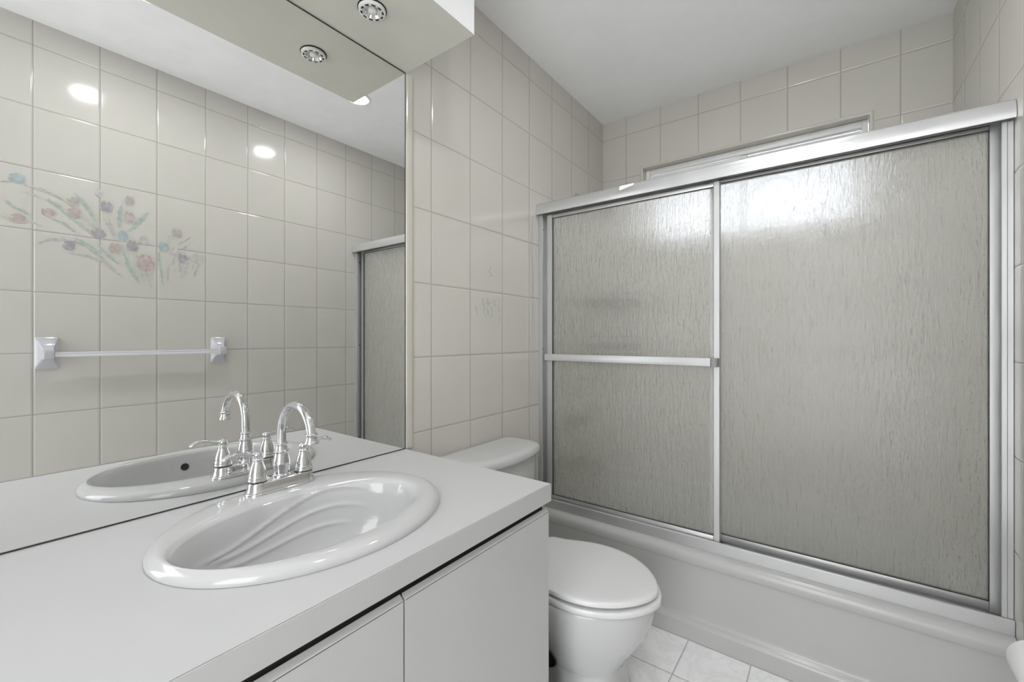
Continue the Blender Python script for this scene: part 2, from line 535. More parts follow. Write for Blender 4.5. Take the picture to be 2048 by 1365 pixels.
def stroke(bm, pts, w, x, mat, grow=0.0):
    """A brush stroke: a tapered ribbon lying on the wall at x."""
    path = catmull(pts, 6) if len(pts) > 2 else [tuple(a + (b - a) * k / 6 for a, b in zip(*pts)) for k in range(7)]
    n = len(path)
    L, R = [], []
    for i, (y, z) in enumerate(path):
        a, b = path[max(i - 1, 0)], path[min(i + 1, n - 1)]
        ty, tz = b[0] - a[0], b[1] - a[1]
        ln = math.hypot(ty, tz) or 1
        t = i / (n - 1)
        hw = 0.5 * w * (0.12 + 0.88 * math.sin(PI * min(1, max(0, t))) ** 0.7) + grow
        L.append(bm.verts.new((x, y - tz / ln * hw, z + ty / ln * hw)))
        R.append(bm.verts.new((x, y + tz / ln * hw, z - ty / ln * hw)))
    for i in range(n - 1):
        bm.faces.new((L[i], L[i + 1], R[i + 1], R[i])).material_index = mat


def petals(bm, y, z, ln, wd_, ang, x, mat, grow=1.0):
    """A tulip head: three pointed petals joined at the base."""
    a = math.radians(ang)
    ca, sa = math.cos(a), math.sin(a)
    for k, (off, lf, wf) in enumerate(((-0.62, 0.92, 0.42), (0.62, 0.98, 0.42), (0.0, 0.80, 0.50))):
        pts = []
        for i in range(9):
            t = i / 8
            u = -ln * 0.95 + 2 * ln * lf * 0.95 * t
            c = off * wd_ * math.sin(PI * min(1.0, 0.22 + 0.62 * t))
            pts.append((y + ca * u * grow - sa * c, z + sa * u * grow + ca * c))
        stroke(bm, pts, wd_ * 2 * wf * grow, x + 8e-6 * k * (1 if x < 1 else -1), mat)


def tulip_mesh(name, blooms, stems, x, sgn, parent):
    bm = bmesh.new()
    hi = PK.index('h')
    k = 0
    for pts, w, c in stems:
        stroke(bm, pts, w, x - sgn * 8e-6 * k, hi, 0.0028)
        k += 1
    for (y, z, ln, wd_, ang, c) in blooms:
        petals(bm, y, z, ln, wd_, ang, x - sgn * 8e-6 * k, hi, 1.22)
        k += 3
    for pts, w, c in stems:
        stroke(bm, pts, w * 0.85, x - sgn * 8e-6 * k, PK.index(c))
        k += 1
    for (y, z, ln, wd_, ang, c) in blooms:
        petals(bm, y, z, ln, wd_, ang, x - sgn * 8e-6 * k, PK.index(c))
        k += 3
    for f in bm.faces:
        f.normal_update()
        if f.normal.x * sgn > 0:
            f.normal_flip()
    o = finish(name, bm, [MAT['paint_' + k] for k in PK], parent, smooth=False, recalc=False)
    return o


tul = tulip_mesh('painted_tulips', BLOOMS, STEMS, W - 0.0006, 1, wall_right)
tul['label'] = 'pastel tulips painted across the beige tiles'
tul2 = tulip_mesh('painted_tulips', [(1.332, 1.248, 0.022, 0.016, 90, 'f'), (1.339, 1.369, 0.022, 0.016, 100, 'f')],
                  [(p, w, 's') for p, w in LEFT_STEMS], 0.0006, -1, bpy.data.objects['wall_left'])
tul2['label'] = 'faint grey tulip strokes on the tiles above the toilet'

# ------------------------------------------------------------------ lights
def ceiling_light(x, y, label):
    t = thing('ceiling_light', label, 'light', (x, y, H - 0.0005), 'round ceiling lights')
    bm = bmesh.new()
    lathe(bm, [(0.0515, 0.0), (0.066, 0.0), (0.065, -0.004), (0.058, -0.006), (0.0515, -0.004)], (x, y, H - 0.0006), 48, False, False)
    finish('trim_ring', bm, MAT['light_trim'], t)
    bm = bmesh.new()
    lathe(bm, [(0.0505, -0.0015), (0.049, -0.004), (0.042, -0.0062), (0.030, -0.0078), (0.015, -0.0087), (0.002, -0.009)], (x, y, H - 0.0006), 48, True, True)
    finish('diffuser', bm, MAT['lamp'], t)
    return t


ceiling_light(0.945, 1.357, 'glowing round ceiling light before the tub, partly seen in the mirror beside the soffit')
ceiling_light(0.945, 0.472, 'glowing round ceiling light over the vanity, seen as the left glint on mirrored tiles')

# downlight in the soffit (unlit)
lx, ly = 0.150, 0.6785
dl = thing('recessed_downlight', 'unlit round downlight with slotted silver ring in the soffit underside above the mirror', 'light', (lx, ly, SZ))
bm = bmesh.new()
lathe(bm, [(0.0335, -0.0002), (0.0365, -0.0002), (0.0365, -0.0030), (0.0335, -0.0030)], (lx, ly, SZ), 48, False, False)
g = finish('shadow_gap', bm, MAT['slot'], dl)
bm = bmesh.new()
lathe(bm, [(0.0225, -0.004), (0.0232, -0.0095), (0.0300, -0.0100), (0.0335, -0.0085), (0.0345, -0.004), (0.0345, -0.0008)], (lx, ly, SZ), 48, False, False)
finish('trim_ring', bm, MAT['light_trim'], dl)
bm = bmesh.new()
for k in range(10):
    a0 = 2 * PI * k / 10 + 0.13
    pts = []
    for s in (-0.19, 0.0, 0.19):
        pts.append((a0 + s))
    vi = [bm.verts.new((lx + 0.0246 * math.cos(a), ly + 0.0246 * math.sin(a), SZ - 0.0103)) for a in pts]
    vo = [bm.verts.new((lx + 0.0292 * math.cos(a), ly + 0.0292 * math.sin(a), SZ - 0.0103)) for a in pts]
    for i in range(2):
        bm.faces.new((vi[i], vi[i + 1], vo[i + 1], vo[i]))
finish('vent_slots', bm, MAT['slot'], dl, smooth=False)
bm = bmesh.new()
loops = []
for r, z in ((0.0225, -0.0090), (0.019, -0.004), (0.013, -0.001), (0.006, -0.0006)):
    loops.append([(lx + r * (1 + 0.03 * (-1) ** i) * math.cos(2 * PI * i / 36), ly + r * (1 + 0.03 * (-1) ** i) * math.sin(2 * PI * i / 36), SZ + z) for i in range(36)])
loft(bm, loops, False, True)
finish('reflector', bm, MAT['reflector'], dl, smooth=False)
bm = bmesh.new()
lathe(bm, [(0.010, -0.001), (0.011, -0.005), (0.010, -0.0085), (0.006, -0.0105), (0.001, -0.011)], (lx, ly, SZ), 24, False, True)
finish('bulb', bm, plain('frosted_bulb', (0.8, 0.8, 0.78), 0.2), dl)

# ------------------------------------------------------------------ mirror
CT = 0.743                                           # counter top height
mir = thing('wall_mirror', 'large frameless wall mirror between the white counter and the soffit', 'mirror', (0.003, 0.03, CT + 0.002))
box('mirror_glass', 0.0006, 0.0042, FRONT + 0.002, 0.9045, CT + 0.0035, SZ - 0.0035, MAT['mirror'], mir)
bm = bmesh.new()
add_box(bm, 0.0006, 0.0046, FRONT + 0.002, 0.9065, CT + 0.0008, CT + 0.0034)
finish('bottom_edge', bm, MAT['mirror_edge'], mir, smooth=False)
bm = bmesh.new()
add_box(bm, 0.0006, 0.0046, 0.9046, 0.9070, CT + 0.0036, SZ - 0.0008)
finish('side_edge', bm, MAT['mirror_edge'], mir, smooth=False)
bm = bmesh.new()
add_box(bm, 0.0006, 0.0050, FRONT + 0.002, 0.9044, SZ - 0.0034, SZ - 0.0004)
finish('top_edge', bm, MAT['mirror_edge'], mir, smooth=False)

# ------------------------------------------------------------------ vanity cabinet and counter
VY0, VY1 = FRONT + 0.006, 0.902
van = thing('vanity_cabinet', 'white gloss laminate vanity cabinet with flat doors under the counter', 'cabinet', (0.27, 0.03, 0.0))
bm = bmesh.new()
add_box(bm, 0.002, 0.528, VY1 - 0.019, VY1 - 0.001, 0.10, CT - 0.0425)
add_box(bm, 0.002, 0.528, VY0, VY0 + 0.018, 0.10, CT - 0.0425)
add_box(bm, 0.002, 0.012, VY0 + 0.018, VY1 - 0.019, 0.10, CT - 0.0425)
add_box(bm, 0.012, 0.528, VY0 + 0.018, VY1 - 0.019, 0.10, 0.118)
finish('cabinet_body', bm, MAT['laminate'], van, smooth=False)
box('toe_kick', 0.002, 0.47, VY0, VY1 - 0.02, 0.0005, 0.0995, MAT['laminate'], van)
box('finger_rail', 0.5160, 0.534, VY0, VY1 - 0.002, 0.655, CT - 0.0425, MAT['gap_shade'], van)
dj = [(0.4578, VY1), (0.0128, 0.4542), (-0.4322, 0.0092), (VY0, -0.4358)]
for (a, b) in dj:
    bm = bmesh.new()
    x1 = 0.5515
    prof = [(0.5345, 0.115), (x1 - 0.001, 0.115), (x1, 0.116), (x1, 0.6745), (x1 - 0.0008, 0.6757), (x1 - 0.0085, 0.6830), (x1 - 0.0085, 0.6600), (0.5345, 0.6600)]
    prism_y(bm, prof, a, b)
    finish('door', bm, MAT['laminate'], van, angle=12)
    bm = bmesh.new()
    add_box(bm, x1 - 0.0002, x1 + 0.0002, a + 0.001, b - 0.001, 0.6738, 0.6748)
    finish('edge_line', bm, MAT['seam'], van.children[-1], smooth=False)

# counter top with the oval cut-out
SCX, SCY, SAX, SAY = 0.275, 0.458, 0.220, 0.268      # outer oval of the sink
BCX, BCY, BAX, BAY = 0.302, 0.438, 0.143, 0.222      # bowl opening
ctr = thing('countertop', 'white laminate countertop running under the mirror with an oval sink cut-out', 'countertop', (0.27, 0.03, CT - 0.042))
CX0, CX1, CY0, CY1 = 0.001, 0.5524, FRONT + 0.004, 0.9075
angs = [2 * PI * k / 120 for k in range(120)]
for (x, y) in ((CX0, CY0), (CX1, CY0), (CX1, CY1), (CX0, CY1)):
    angs.append(math.atan2(y - SCY, x - SCX) % (2 * PI))
angs.sort()


def rect_hit(a):
    dx, dy = math.cos(a), math.sin(a)
    t = min(((CX1 if dx > 0 else CX0) - SCX) / dx if abs(dx) > 1e-9 else 1e9,
            ((CY1 if dy > 0 else CY0) - SCY) / dy if abs(dy) > 1e-9 else 1e9)
    return SCX + dx * t, SCY + dy * t


def oval_hit(a, k=0.955):
    r = 1 / math.hypot(math.cos(a) / (SAX * k), math.sin(a) / (SAY * k))
    return SCX + r * math.cos(a), SCY + r * math.sin(a)


bm = bmesh.new()
zt, zb = CT, CT - 0.042
loft(bm, [[(*oval_hit(a), zb) for a in angs], [(*oval_hit(a), zt) for a in angs], [(*rect_hit(a), zt) for a in angs],
          [(*rect_hit(a), zb) for a in angs], [(*oval_hit(a), zb) for a in angs]])
bmesh.ops.remove_doubles(bm, verts=bm.verts, dist=1e-5)
finish('top_slab', bm, MAT['counter'], ctr, smooth=False)
box('core_line', CX1 + 0.0001, CX1 + 0.0009, CY0, CY1, zb + 0.001, zt - 0.0006, MAT['seam'], ctr)
box('front_edge_band', CX1 + 0.0010, CX1 + 0.0031, CY0, CY1, zb - 0.0004, zt - 0.0002, MAT['laminate'], ctr)

# ------------------------------------------------------------------ sink
sink = thing('sink', 'white oval drop-in sink with scalloped grooves in its bowl', 'sink', (SCX, SCY, CT))
PROF = catmull([(1.0, .7535), (.985, .746), (.965, .732), (.94, .705), (.90, .675), (.84, .648), (.74, .628), (.58, .614), (.38, .606), (.16, .602), (.09, .600)], 5)
# each groove runs along the back of the bowl: its height is a cubic in y
GROOVES = [(0.278, 0.630, (-8.5518, 11.2431, -4.5652, 1.28685)), (0.300, 0.616, (-8.3598, 11.3051, -4.8551, 1.35641)), (0.318, 0.580, (-7.6981, 10.5458, -4.6793, 1.34122))]


def bowl_s(z):
    for (s0, z0), (s1, z1) in zip(PROF, PROF[1:]):
        if z >= z1:
            return s0 + (s1 - s0) * (z0 - min(z, z0)) / (z0 - z1)
    return PROF[-1][0]


def bowl_z(x, y):
    s = math.hypot((x - BCX) / BAX, (y - BCY) / BAY)
    for (s0, z0), (s1, z1) in zip(PROF, PROF[1:]):
        if s >= s1:
            return z0 + (z1 - z0) * (s0 - s) / (s0 - s1)
    return PROF[-1][1]


NS = 260
rim = [(0.0, 0.998, CT + 0.0006), (0.0, 1.0, CT + 0.004), (0.0, 0.994, CT + 0.009), (0.0, 0.978, CT + 0.0135), (0.0, 0.955, CT + 0.0165),
       (0.10, 0, CT + 0.0182), (0.3, 0, CT + 0.0192), (0.5, 0, CT + 0.0196), (0.7, 0, CT + 0.0192), (0.86, 0, CT + 0.0178), (0.95, 0, CT + 0.0145)]
loops = []
for (t, k, z) in rim:
    lp = []
    for i in range(NS):
        a = 2 * PI * i / NS
        ca, sa = math.cos(a), math.sin(a)
        if t == 0.0:
            lp.append((SCX + SAX * k * ca, SCY + SAY * k * sa, z))
        else:
            ox, oy = SCX + SAX * 0.955 * ca, SCY + SAY * 0.955 * sa
            ix, iy = BCX + BAX * 1.012 * ca, BCY + BAY * 1.012 * sa
            lp.append((ox + (ix - ox) * t, oy + (iy - oy) * t, z))
    loops.append(lp)
fine = []
for (s0, z0), (s1, z1) in zip(PROF, PROF[1:]):
    fine += [(s0 + (s1 - s0) * k / 10, z0 + (z1 - z0) * k / 10) for k in range(10)]
fine.append(PROF[-1])
for s, z in fine:
    loops.append([(BCX + BAX * s * math.cos(2 * PI * i / NS), BCY + BAY * s * math.sin(2 * PI * i / NS), z) for i in range(NS)])
bm = bmesh.new()
vl = loft(bm, loops, False, True)
bm.normal_update()
gl = []
for (ya, yb, kf) in GROOVES:
    line = []
    for i in range(90):
        y = ya + (yb - ya) * i / 89
        z = ((kf[0] * y + kf[1]) * y + kf[2]) * y + kf[3]
        q = bowl_s(z) ** 2 - ((y - BCY) / BAY) ** 2
        line.append(Vector((BCX - BAX * math.sqrt(max(q, 0.0)), y, z)))
    gl.append(line)
moves = []
for row in vl[len(rim):]:
    for v in row:
        best, amp, side = 1e9, 0.0, 0.0
        for g_ in gl:
            for i, q in enumerate(g_):
                d = (v.co - q).length
                if d < best:
                    best = d
                    u = i / (len(g_) - 1)
                    amp = min(1.0, (1 - u) * 6.0) * min(1.0, u * 10.0 + 0.25)
                    pass
        if best < 0.03:
            ridge = math.exp(-(best / 0.0052) ** 2) * 0.0030
            nrm = v.normal if v.normal.z > 0 else -v.normal
            moves.append((v, nrm * ridge * amp))
for v, d in moves:
    v.co += d
finish('basin', bm, MAT['porcelain'], sink, angle=70)
bm = bmesh.new()
lathe(bm, [(0.0235, 0.002), (0.0205, 0.0045), (0.017, 0.003), (0.0155, -0.002), (0.002, -0.003)], (BCX, BCY, 0.600), 40, False, True)
finish('drain', bm, MAT['chrome'], sink)
# overflow hole in the front wall of the bowl
fx, fy, fz = 0.4365, 0.440, 0.7205
bm = bmesh.new()
nd = Vector((-0.955, 0.0, 0.29)).normalized()
sd = Vector((0, 1, 0))
ud = nd.cross(sd)
loops = []
for r, d in ((0.0105, -0.0012), (0.0095, 0.0016), (0.0085, 0.0014), (0.0005, 0.0012)):
    loops.append([Vector((fx, fy, fz)) + nd * d + sd * (r * math.cos(2 * PI * i / 32)) + ud * (r * math.sin(2 * PI * i / 32)) for i in range(32)])
loft(bm, loops, False, True)
finish('overflow_hole', bm, MAT['hole'], sink)

# ------------------------------------------------------------------ faucet
FX, FY, FZ = 0.100, 0.472, CT + 0.0196
fau = thing('faucet', 'chrome two-handle faucet with a high arched spout on the sink deck', 'faucet', (FX, FY, FZ))


def stadium(hx, hy, z, n=14):
    pts = []
    for k in range(n + 1):
        a = PI * k / n
        pts.append((FX + hx * math.cos(a), FY + (hy - hx) + hx * math.sin(a), z))
    for k in range(n + 1):
        a = PI + PI * k / n
        pts.append((FX + hx * math.cos(a), FY - (hy - hx) + hx * math.sin(a), z))
    return pts


bm = bmesh.new()
loft(bm, [stadium(hx, hy, FZ + z) for hx, hy, z in ((0.0262, 0.0762, -0.0012), (0.0270, 0.0770, 0.002), (0.0262, 0.0762, 0.0042), (0.0240, 0.0738, 0.0052),
                                                     (0.0238, 0.0736, 0.0075), (0.0226, 0.0722, 0.0088), (0.0216, 0.0710, 0.0150), (0.0206, 0.0698, 0.0225), (0.0200, 0.069, 0.0250), (0.0180, 0.067, 0.0260))], True, True)
finish('base_plate', bm, MAT['chrome'], fau, angle=50)
TZ = FZ + 0.0260
bm = bmesh.new()
vase = catmull([(0.0192, 0.0), (0.0196, 0.003), (0.0186, 0.0055), (0.0164, 0.007), (0.0168, 0.014), (0.0180, 0.025), (0.0174, 0.036), (0.0152, 0.048),
                (0.0140, 0.0535), (0.0160, 0.0555), (0.0160, 0.0580), (0.0134, 0.060), (0.0120, 0.066), (0.0114, 0.0700), (0.0128, 0.0715), (0.0128, 0.0745), (0.0100, 0.0760)], 4)
lathe(bm, vase, (FX, FY, TZ - 0.0005), 44, True, True)
body = finish('spout_body', bm, MAT['chrome'], fau, angle=60)
zb0 = TZ + 0.074
R = 0.066
arc = [(FX, FY, zb0), (FX, FY, zb0 + 0.012), (FX, FY, zb0 + 0.022)]
zc0 = 0.889
arc = [(FX, FY, zb0), (FX, FY, zb0 + (zc0 - zb0) * 0.5)]
for k in range(0, 25):
    a = PI - PI * 0.95 * k / 24
    arc.append((FX + R + R * math.cos(a), FY, zc0 + R * math.sin(a)))
bm = bmesh.new()
tube(bm, arc, 0.0094, 26)
spout = finish('spout', bm, MAT['chrome'], fau, angle=60)
tipx, tipz = arc[-1][0], arc[-1][2]
bm = bmesh.new()
lathe(bm, [(0.0098, 0.001), (0.0120, 0.0), (0.0124, -0.0025), (0.0108, -0.0040), (0.0104, -0.006), (0.0112, -0.011), (0.0138, -0.0165), (0.0150, -0.0185), (0.0146, -0.0205), (0.0120, -0.0195), (0.011, -0.016)],
      (tipx, FY, tipz + 0.002), 36, True, True)
finish('spout_tip', bm, MAT['chrome'], spout, angle=60)
bm = bmesh.new()
lathe(bm, [(0.0025, 0.0), (0.0025, 0.036), (0.0036, 0.039), (0.0056, 0.043), (0.0056, 0.048), (0.0034, 0.052), (0.001, 0.053)], (FX - 0.026, FY, FZ + 0.0005), 20, True, True)
finish('lift_rod', bm, MAT['chrome'], fau, angle=60)
for s in (-1, 1):
    hy_ = FY + s * 0.051
    bm = bmesh.new()
    lathe(bm, [(0.0196, 0.0), (0.0196, 0.0022)], (FX, hy_, TZ - 0.0002), 40, True, True)
    gk = finish('gasket', bm, MAT['rubber'], fau)
    bm = bmesh.new()
    prof = catmull([(0.0198, 0.002), (0.0200, 0.005), (0.0190, 0.0072), (0.0192, 0.0095), (0.0186, 0.012), (0.0178, 0.0138), (0.0170, 0.021), (0.0146, 0.031), (0.0116, 0.040),
                    (0.0098, 0.0450), (0.0110, 0.0468), (0.0110, 0.0486), (0.0094, 0.0502), (0.0090, 0.052), (0.0104, 0.0550), (0.0110, 0.059), (0.0096, 0.0630), (0.0060, 0.0655), (0.001, 0.0662)], 4)
    lathe(bm, prof, (FX, hy_, TZ), 40, True, True)
    hd = finish('handle', bm, MAT['chrome'], fau, angle=60)
    bm = bmesh.new()
    hz_ = TZ + 0.0585
    path = catmull([(FX, hy_, hz_), (FX, hy_ + s * 0.010, hz_ + 0.0005), (FX, hy_ + s * 0.024, hz_ + 0.0035), (FX, hy_ + s * 0.042, hz_ + 0.0085),
                    (FX, hy_ + s * 0.057, hz_ + 0.0075), (FX, hy_ + s * 0.069, hz_ + 0.0005)], 6)
    n_ = len(path)
    rad, fl = [], []
    for i in range(n_):
        t = i / (n_ - 1)
        rad.append(0.0052 + 0.0006 * t + 0.0030 * math.exp(-((t - 0.78) / 0.18) ** 2) - (0.003 if i == n_ - 1 else 0.0))
        fl.append(1.0 - 0.45 * min(1.0, t * 1.6))
    tube(bm, path, rad, 18, True, fl)
    finish('lever', bm, MAT['chrome'], hd, angle=60)

# ------------------------------------------------------------------ toilet
TY = 1.212
toi = thing('toilet', 'white two-piece toilet with closed lid between the vanity and the tub', 'toilet', (0.36, TY, 0.0))
HWT = [(.285, .0), (.29, .100), (.30, .114), (.315, .122), (.35, .130), (.40, .150), (.45, .166), (.50, .171), (.55, .166), (.60, .149), (.65, .116), (.685, .078), (.706, .042), (.714, .018), (.717, 0.0)]


def hw(x):
    for (x0, h0), (x1, h1) in zip(HWT, HWT[1:]):
        if x0 <= x <= x1:
            return h0 + (h1 - h0) * (x - x0) / (x1 - x0)
    return 0.0


sm = catmull(HWT[1:], 5)
sm = [(HWT[1][0], 0.0)] + sm


def lid_loop(grow, z, xo=0.0):
    up = []
    xc = 0.5
    for (x, h) in sm:
        d = Vector((x - xc, h, 0))
        l_ = d.length
        up.append((xc + (x - xc) * (1 + grow / max(l_, 0.05)) + xo, h * (1 + grow / max(l_, 0.05))))
    pts = [(x, TY + h, z) for x, h in up] + [(x, TY - h, z) for x, h in up[-2:0:-1]]
    return pts


bm = bmesh.new()
loft(bm, [lid_loop(-0.002, 0.3735), lid_loop(0.0, 0.3742), lid_loop(0.0, 0.377), lid_loop(0.0, 0.382), lid_loop(-0.002, 0.3855), lid_loop(-0.006, 0.3873), lid_loop(-0.02, 0.388)], True, True)
finish('seat_lid', bm, MAT['seat'], toi, angle=50)
for by in (-0.11, 0.11):
    for bx in (0.45, 0.63):
        hh = by * (1 if bx < 0.5 else 0.72)
        box('bumper', bx - 0.012, bx + 0.012, TY + hh - 0.006, TY + hh + 0.006, 0.3655, 0.3736, MAT['seat'], toi, 0.001)
bm = bmesh.new()
loft(bm, [lid_loop(-0.003, 0.3475, 0.004), lid_loop(0.004, 0.349, 0.004), lid_loop(0.006, 0.354, 0.004), lid_loop(0.006, 0.362, 0.004), lid_loop(0.004, 0.3650, 0.004), lid_loop(-0.006, 0.3656, 0.004)], True, True)
finish('seat_ring', bm, MAT['seat'], toi, angle=50)
bm = bmesh.new()
tube(bm, [(0.292, TY - 0.095, 0.372), (0.292, TY + 0.095, 0.372)], 0.009, 16)
add_box(bm, 0.272, 0.300, TY - 0.09, TY - 0.05, 0.3475, 0.372, 0.004)
add_box(bm, 0.272, 0.300, TY + 0.05, TY + 0.09, 0.3475, 0.372, 0.004)
finish('hinge', bm, MAT['seat'], toi)


def egg(xf, xb, h, z, sq=2.0, n=64, xm=0.47):
    pts = []
    for i in range(n):
        a = 2 * PI * i / n
        c, s = math.cos(a), math.sin(a)
        ex = (xf - xm) if c > 0 else (xm - xb)
        pts.append((xm + ex * math.copysign(abs(c) ** (2 / sq), c), TY + h * math.copysign(abs(s) ** (2 / sq), s), z))
    return pts


bm = bmesh.new()
secs = [(0.620, 0.13, 0.120, 0.0008, 3.4), (0.624, 0.13, 0.122, 0.004, 3.4), (0.620, 0.13, 0.119, 0.02, 3.4), (0.612, 0.13, 0.113, 0.07, 3.2), (0.610, 0.13, 0.111, 0.115, 3.0), (0.609, 0.13, 0.111, 0.128, 2.8),
        (0.612, 0.135, 0.116, 0.1345, 2.5), (0.624, 0.15, 0.126, 0.146, 2.3), (0.637, 0.17, 0.139, 0.175, 2.1), (0.664, 0.18, 0.153, 0.21, 2.05), (0.687, 0.18, 0.165, 0.25, 2.0), (0.701, 0.18, 0.173, 0.29, 2.0), (0.707, 0.18, 0.176, 0.32, 2.0),
        (0.709, 0.18, 0.177, 0.338, 2.0), (0.706, 0.181, 0.175, 0.344, 2.0), (0.698, 0.185, 0.168, 0.3465, 2.0)]
loft(bm, [egg(a, b, c, z, q) for a, b, c, z, q in secs], True, True)
add_box(bm, 0.03, 0.30, TY - 0.115, TY + 0.115, 0.235, 0.345, 0.02, 3)
finish('bowl', bm, MAT['porcelain'], toi, angle=60)
# tank: flat back, bowed front
TKY = 1.241


def tank_loop(x0, x1, h, bow, r, z, n=16):
    pts = []
    m = 18
    f = []
    for k in range(m + 1):
        t = -1 + 2 * k / m
        f.append((x1 + bow * (1 - t * t), t * h))
    path = [(x0, -h + r), ] + [(x0 + r - r * math.cos(PI / 2 * k / 6), -h + r - r * math.sin(PI / 2 * k / 6)) for k in range(1, 7)]
    path += [(x1 - r * 1.2, -h)]
    path += [(x, y) for x, y in f if abs(y) < h - r * 0.6]
    path += [(x1 - r * 1.2, h)] + [(x0 + r - r * math.sin(PI / 2 * k / 6), h - r + r * math.cos(PI / 2 * k / 6)) for k in range(0, 6)] + [(x0, h - r)]
    return [(x, TKY + y, z) for x, y in path]


bm = bmesh.new()
loft(bm, [tank_loop(0.020, 0.150, 0.182, 0.03, 0.022, 0.345), tank_loop(0.014, 0.160, 0.190, 0.034, 0.024, 0.37), tank_loop(0.012, 0.166, 0.197, 0.038, 0.024, 0.60), tank_loop(0.012, 0.167, 0.198, 0.038, 0.024, 0.652)], True, True)
finish('tank', bm, MAT['porcelain'], toi, angle=60)
bm = bmesh.new()
loft(bm, [tank_loop(0.008, 0.172, 0.203, 0.040, 0.026, 0.6535), tank_loop(0.004, 0.178, 0.208, 0.042, 0.028, 0.656), tank_loop(0.003, 0.180, 0.2095, 0.042, 0.028, 0.662), tank_loop(0.003, 0.180, 0.2095, 0.042, 0.028, 0.676),
          tank_loop(0.006, 0.176, 0.206, 0.042, 0.027, 0.684), tank_loop(0.012, 0.168, 0.199, 0.041, 0.025, 0.6885), tank_loop(0.03, 0.150, 0.180, 0.038, 0.02, 0.690)], True, True)
finish('tank_lid', bm, MAT['porcelain'], toi, angle=60)

# dark canister tucked beside the toilet
bx, by = 0.452, 1.005
can = thing('canister', 'charcoal canister with a sloped rim tucked between the vanity and the toilet', 'canister', (bx, by, 0.0))
bm = bmesh.new()
lp = []
for r, z in ((0.050, 0.001), (0.052, 0.004), (0.0535, 0.10), (0.054, 0.19)):
    lp.append([(bx + r * math.cos(2 * PI * i / 32), by + r * math.sin(2 * PI * i / 32), z) for i in range(32)])
lp.append([(bx + 0.054 * math.cos(2 * PI * i / 32), by + 0.054 * math.sin(2 * PI * i / 32), 0.225 - 0.03 * math.cos(2 * PI * i / 32 - 0.8)) for i in range(32)])
lp.append([(bx + 0.049 * math.cos(2 * PI * i / 32), by + 0.049 * math.sin(2 * PI * i / 32), 0.225 - 0.03 * math.cos(2 * PI * i / 32 - 0.8)) for i in range(32)])
lp.append([(bx + 0.047 * math.cos(2 * PI * i / 32), by + 0.047 * math.sin(2 * PI * i / 32), 0.03) for i in range(32)])
loft(bm, lp, True, True)
finish('canister_cup', bm, MAT['dark_plastic'], can)
bm = bmesh.new()
lathe(bm, [(0.0535, 0.0), (0.0552, 0.001), (0.0552, 0.004), (0.0535, 0.005)], (bx, by, 0.118), 32, False, False)
finish('band', bm, MAT['dark_plastic'], can)

# ------------------------------------------------------------------ bathtub
RZ = 0.318
tub = thing('bathtub', 'white alcove bathtub with a long plain apron along the back wall', 'bathtub', (W / 2, 2.03, 0.0))
bm = bmesh.new()
apr = catmull([(1.6395, 0.0008), (1.6395, 0.052), (1.6410, 0.060), (1.6470, 0.068), (1.6560, 0.074), (1.6600, 0.084), (1.6605, 0.12), (1.6600, 0.20), (1.6590, 0.262),
               (1.6550, 0.274), (1.6535, 0.286), (1.6550, 0.299), (1.6610, 0.309), (1.6700, 0.3155), (1.6820, RZ), (1.6900, RZ)], 5)
TX0, TX1 = 0.0012, W - 0.0012
loft(bm, [[(TX0, y, z) for y, z in apr], [(TX1, y, z) for y, z in apr]], closed=False)
ty0, ty1 = 1.690, LB - 0.0012
cxm, cym = (TX0 + TX1) / 2, (ty0 + ty1) / 2
inner = [rrect(cxm, 2.045, 0.655, 0.285, 0.16, RZ), rrect(cxm, 2.045, 0.647, 0.277, 0.155, RZ - 0.004), rrect(cxm, 2.045, 0.640, 0.270, 0.15, RZ - 0.016),
         rrect(cxm + 0.01, 2.045, 0.615, 0.255, 0.14, 0.20), rrect(cxm + 0.02, 2.045, 0.57, 0.235, 0.13, 0.085), rrect(cxm + 0.02, 2.045, 0.52, 0.20, 0.12, 0.055), rrect(cxm + 0.02, 2.045, 0.3, 0.1, 0.06, 0.05)]
outer = []
for (x, y, z) in inner[0]:
    dx, dy = x - cxm, y - 2.045
    t = min(((TX1 if dx > 0 else TX0) - cxm) / dx if abs(dx) > 1e-6 else 1e9, ((ty1 if dy > 0 else ty0) - 2.045) / dy if abs(dy) > 1e-6 else 1e9)
    outer.append((cxm + dx * t, 2.045 + dy * t, RZ))
# move the nearest outer points onto the true corners
for (qx, qy) in ((TX0, ty0), (TX1, ty0), (TX1, ty1), (TX0, ty1)):
    k = min(range(len(outer)), key=lambda i: (outer[i][0] - qx) ** 2 + (outer[i][1] - qy) ** 2)
    outer[k] = (qx, qy, RZ)
loft(bm, [outer] + inner, False, True)
finish('tub_shell', bm, MAT['tub'], tub, angle=40)

# ------------------------------------------------------------------ shower door
shd = thing('shower_door', 'sliding shower door of rain glass in a silver frame on the tub rim', 'shower door', (W / 2, 1.72, RZ))
HB, HT_ = 1.6795, 1.7335
bm = bmesh.new()
prof = [(1.6790, HB), (1.6775, HB + 0.004), (1.6770, HB + 0.020), (1.6785, HB + 0.036), (1.6830, HB + 0.047), (1.6910, HB + 0.053), (1.702, HT_ + 0.0006), (1.764, HT_), (1.7665, HT_ - 0.003), (1.7665, HB), (1.7640, HB),
        (1.7640, HT_ - 0.006), (1.7330, HT_ - 0.006), (1.7330, HB + 0.012), (1.7310, HB + 0.012), (1.7310, HT_ - 0.006), (1.6950, HT_ - 0.008), (1.6860, HB + 0.042), (1.6815, HB + 0.03), (1.6812, HB)]
prism_x(bm, prof, 0.0012, W - 0.0012)
hdr = finish('header_rail', bm, MAT['alu_bright'], shd, angle=30)
bm = bmesh.new()
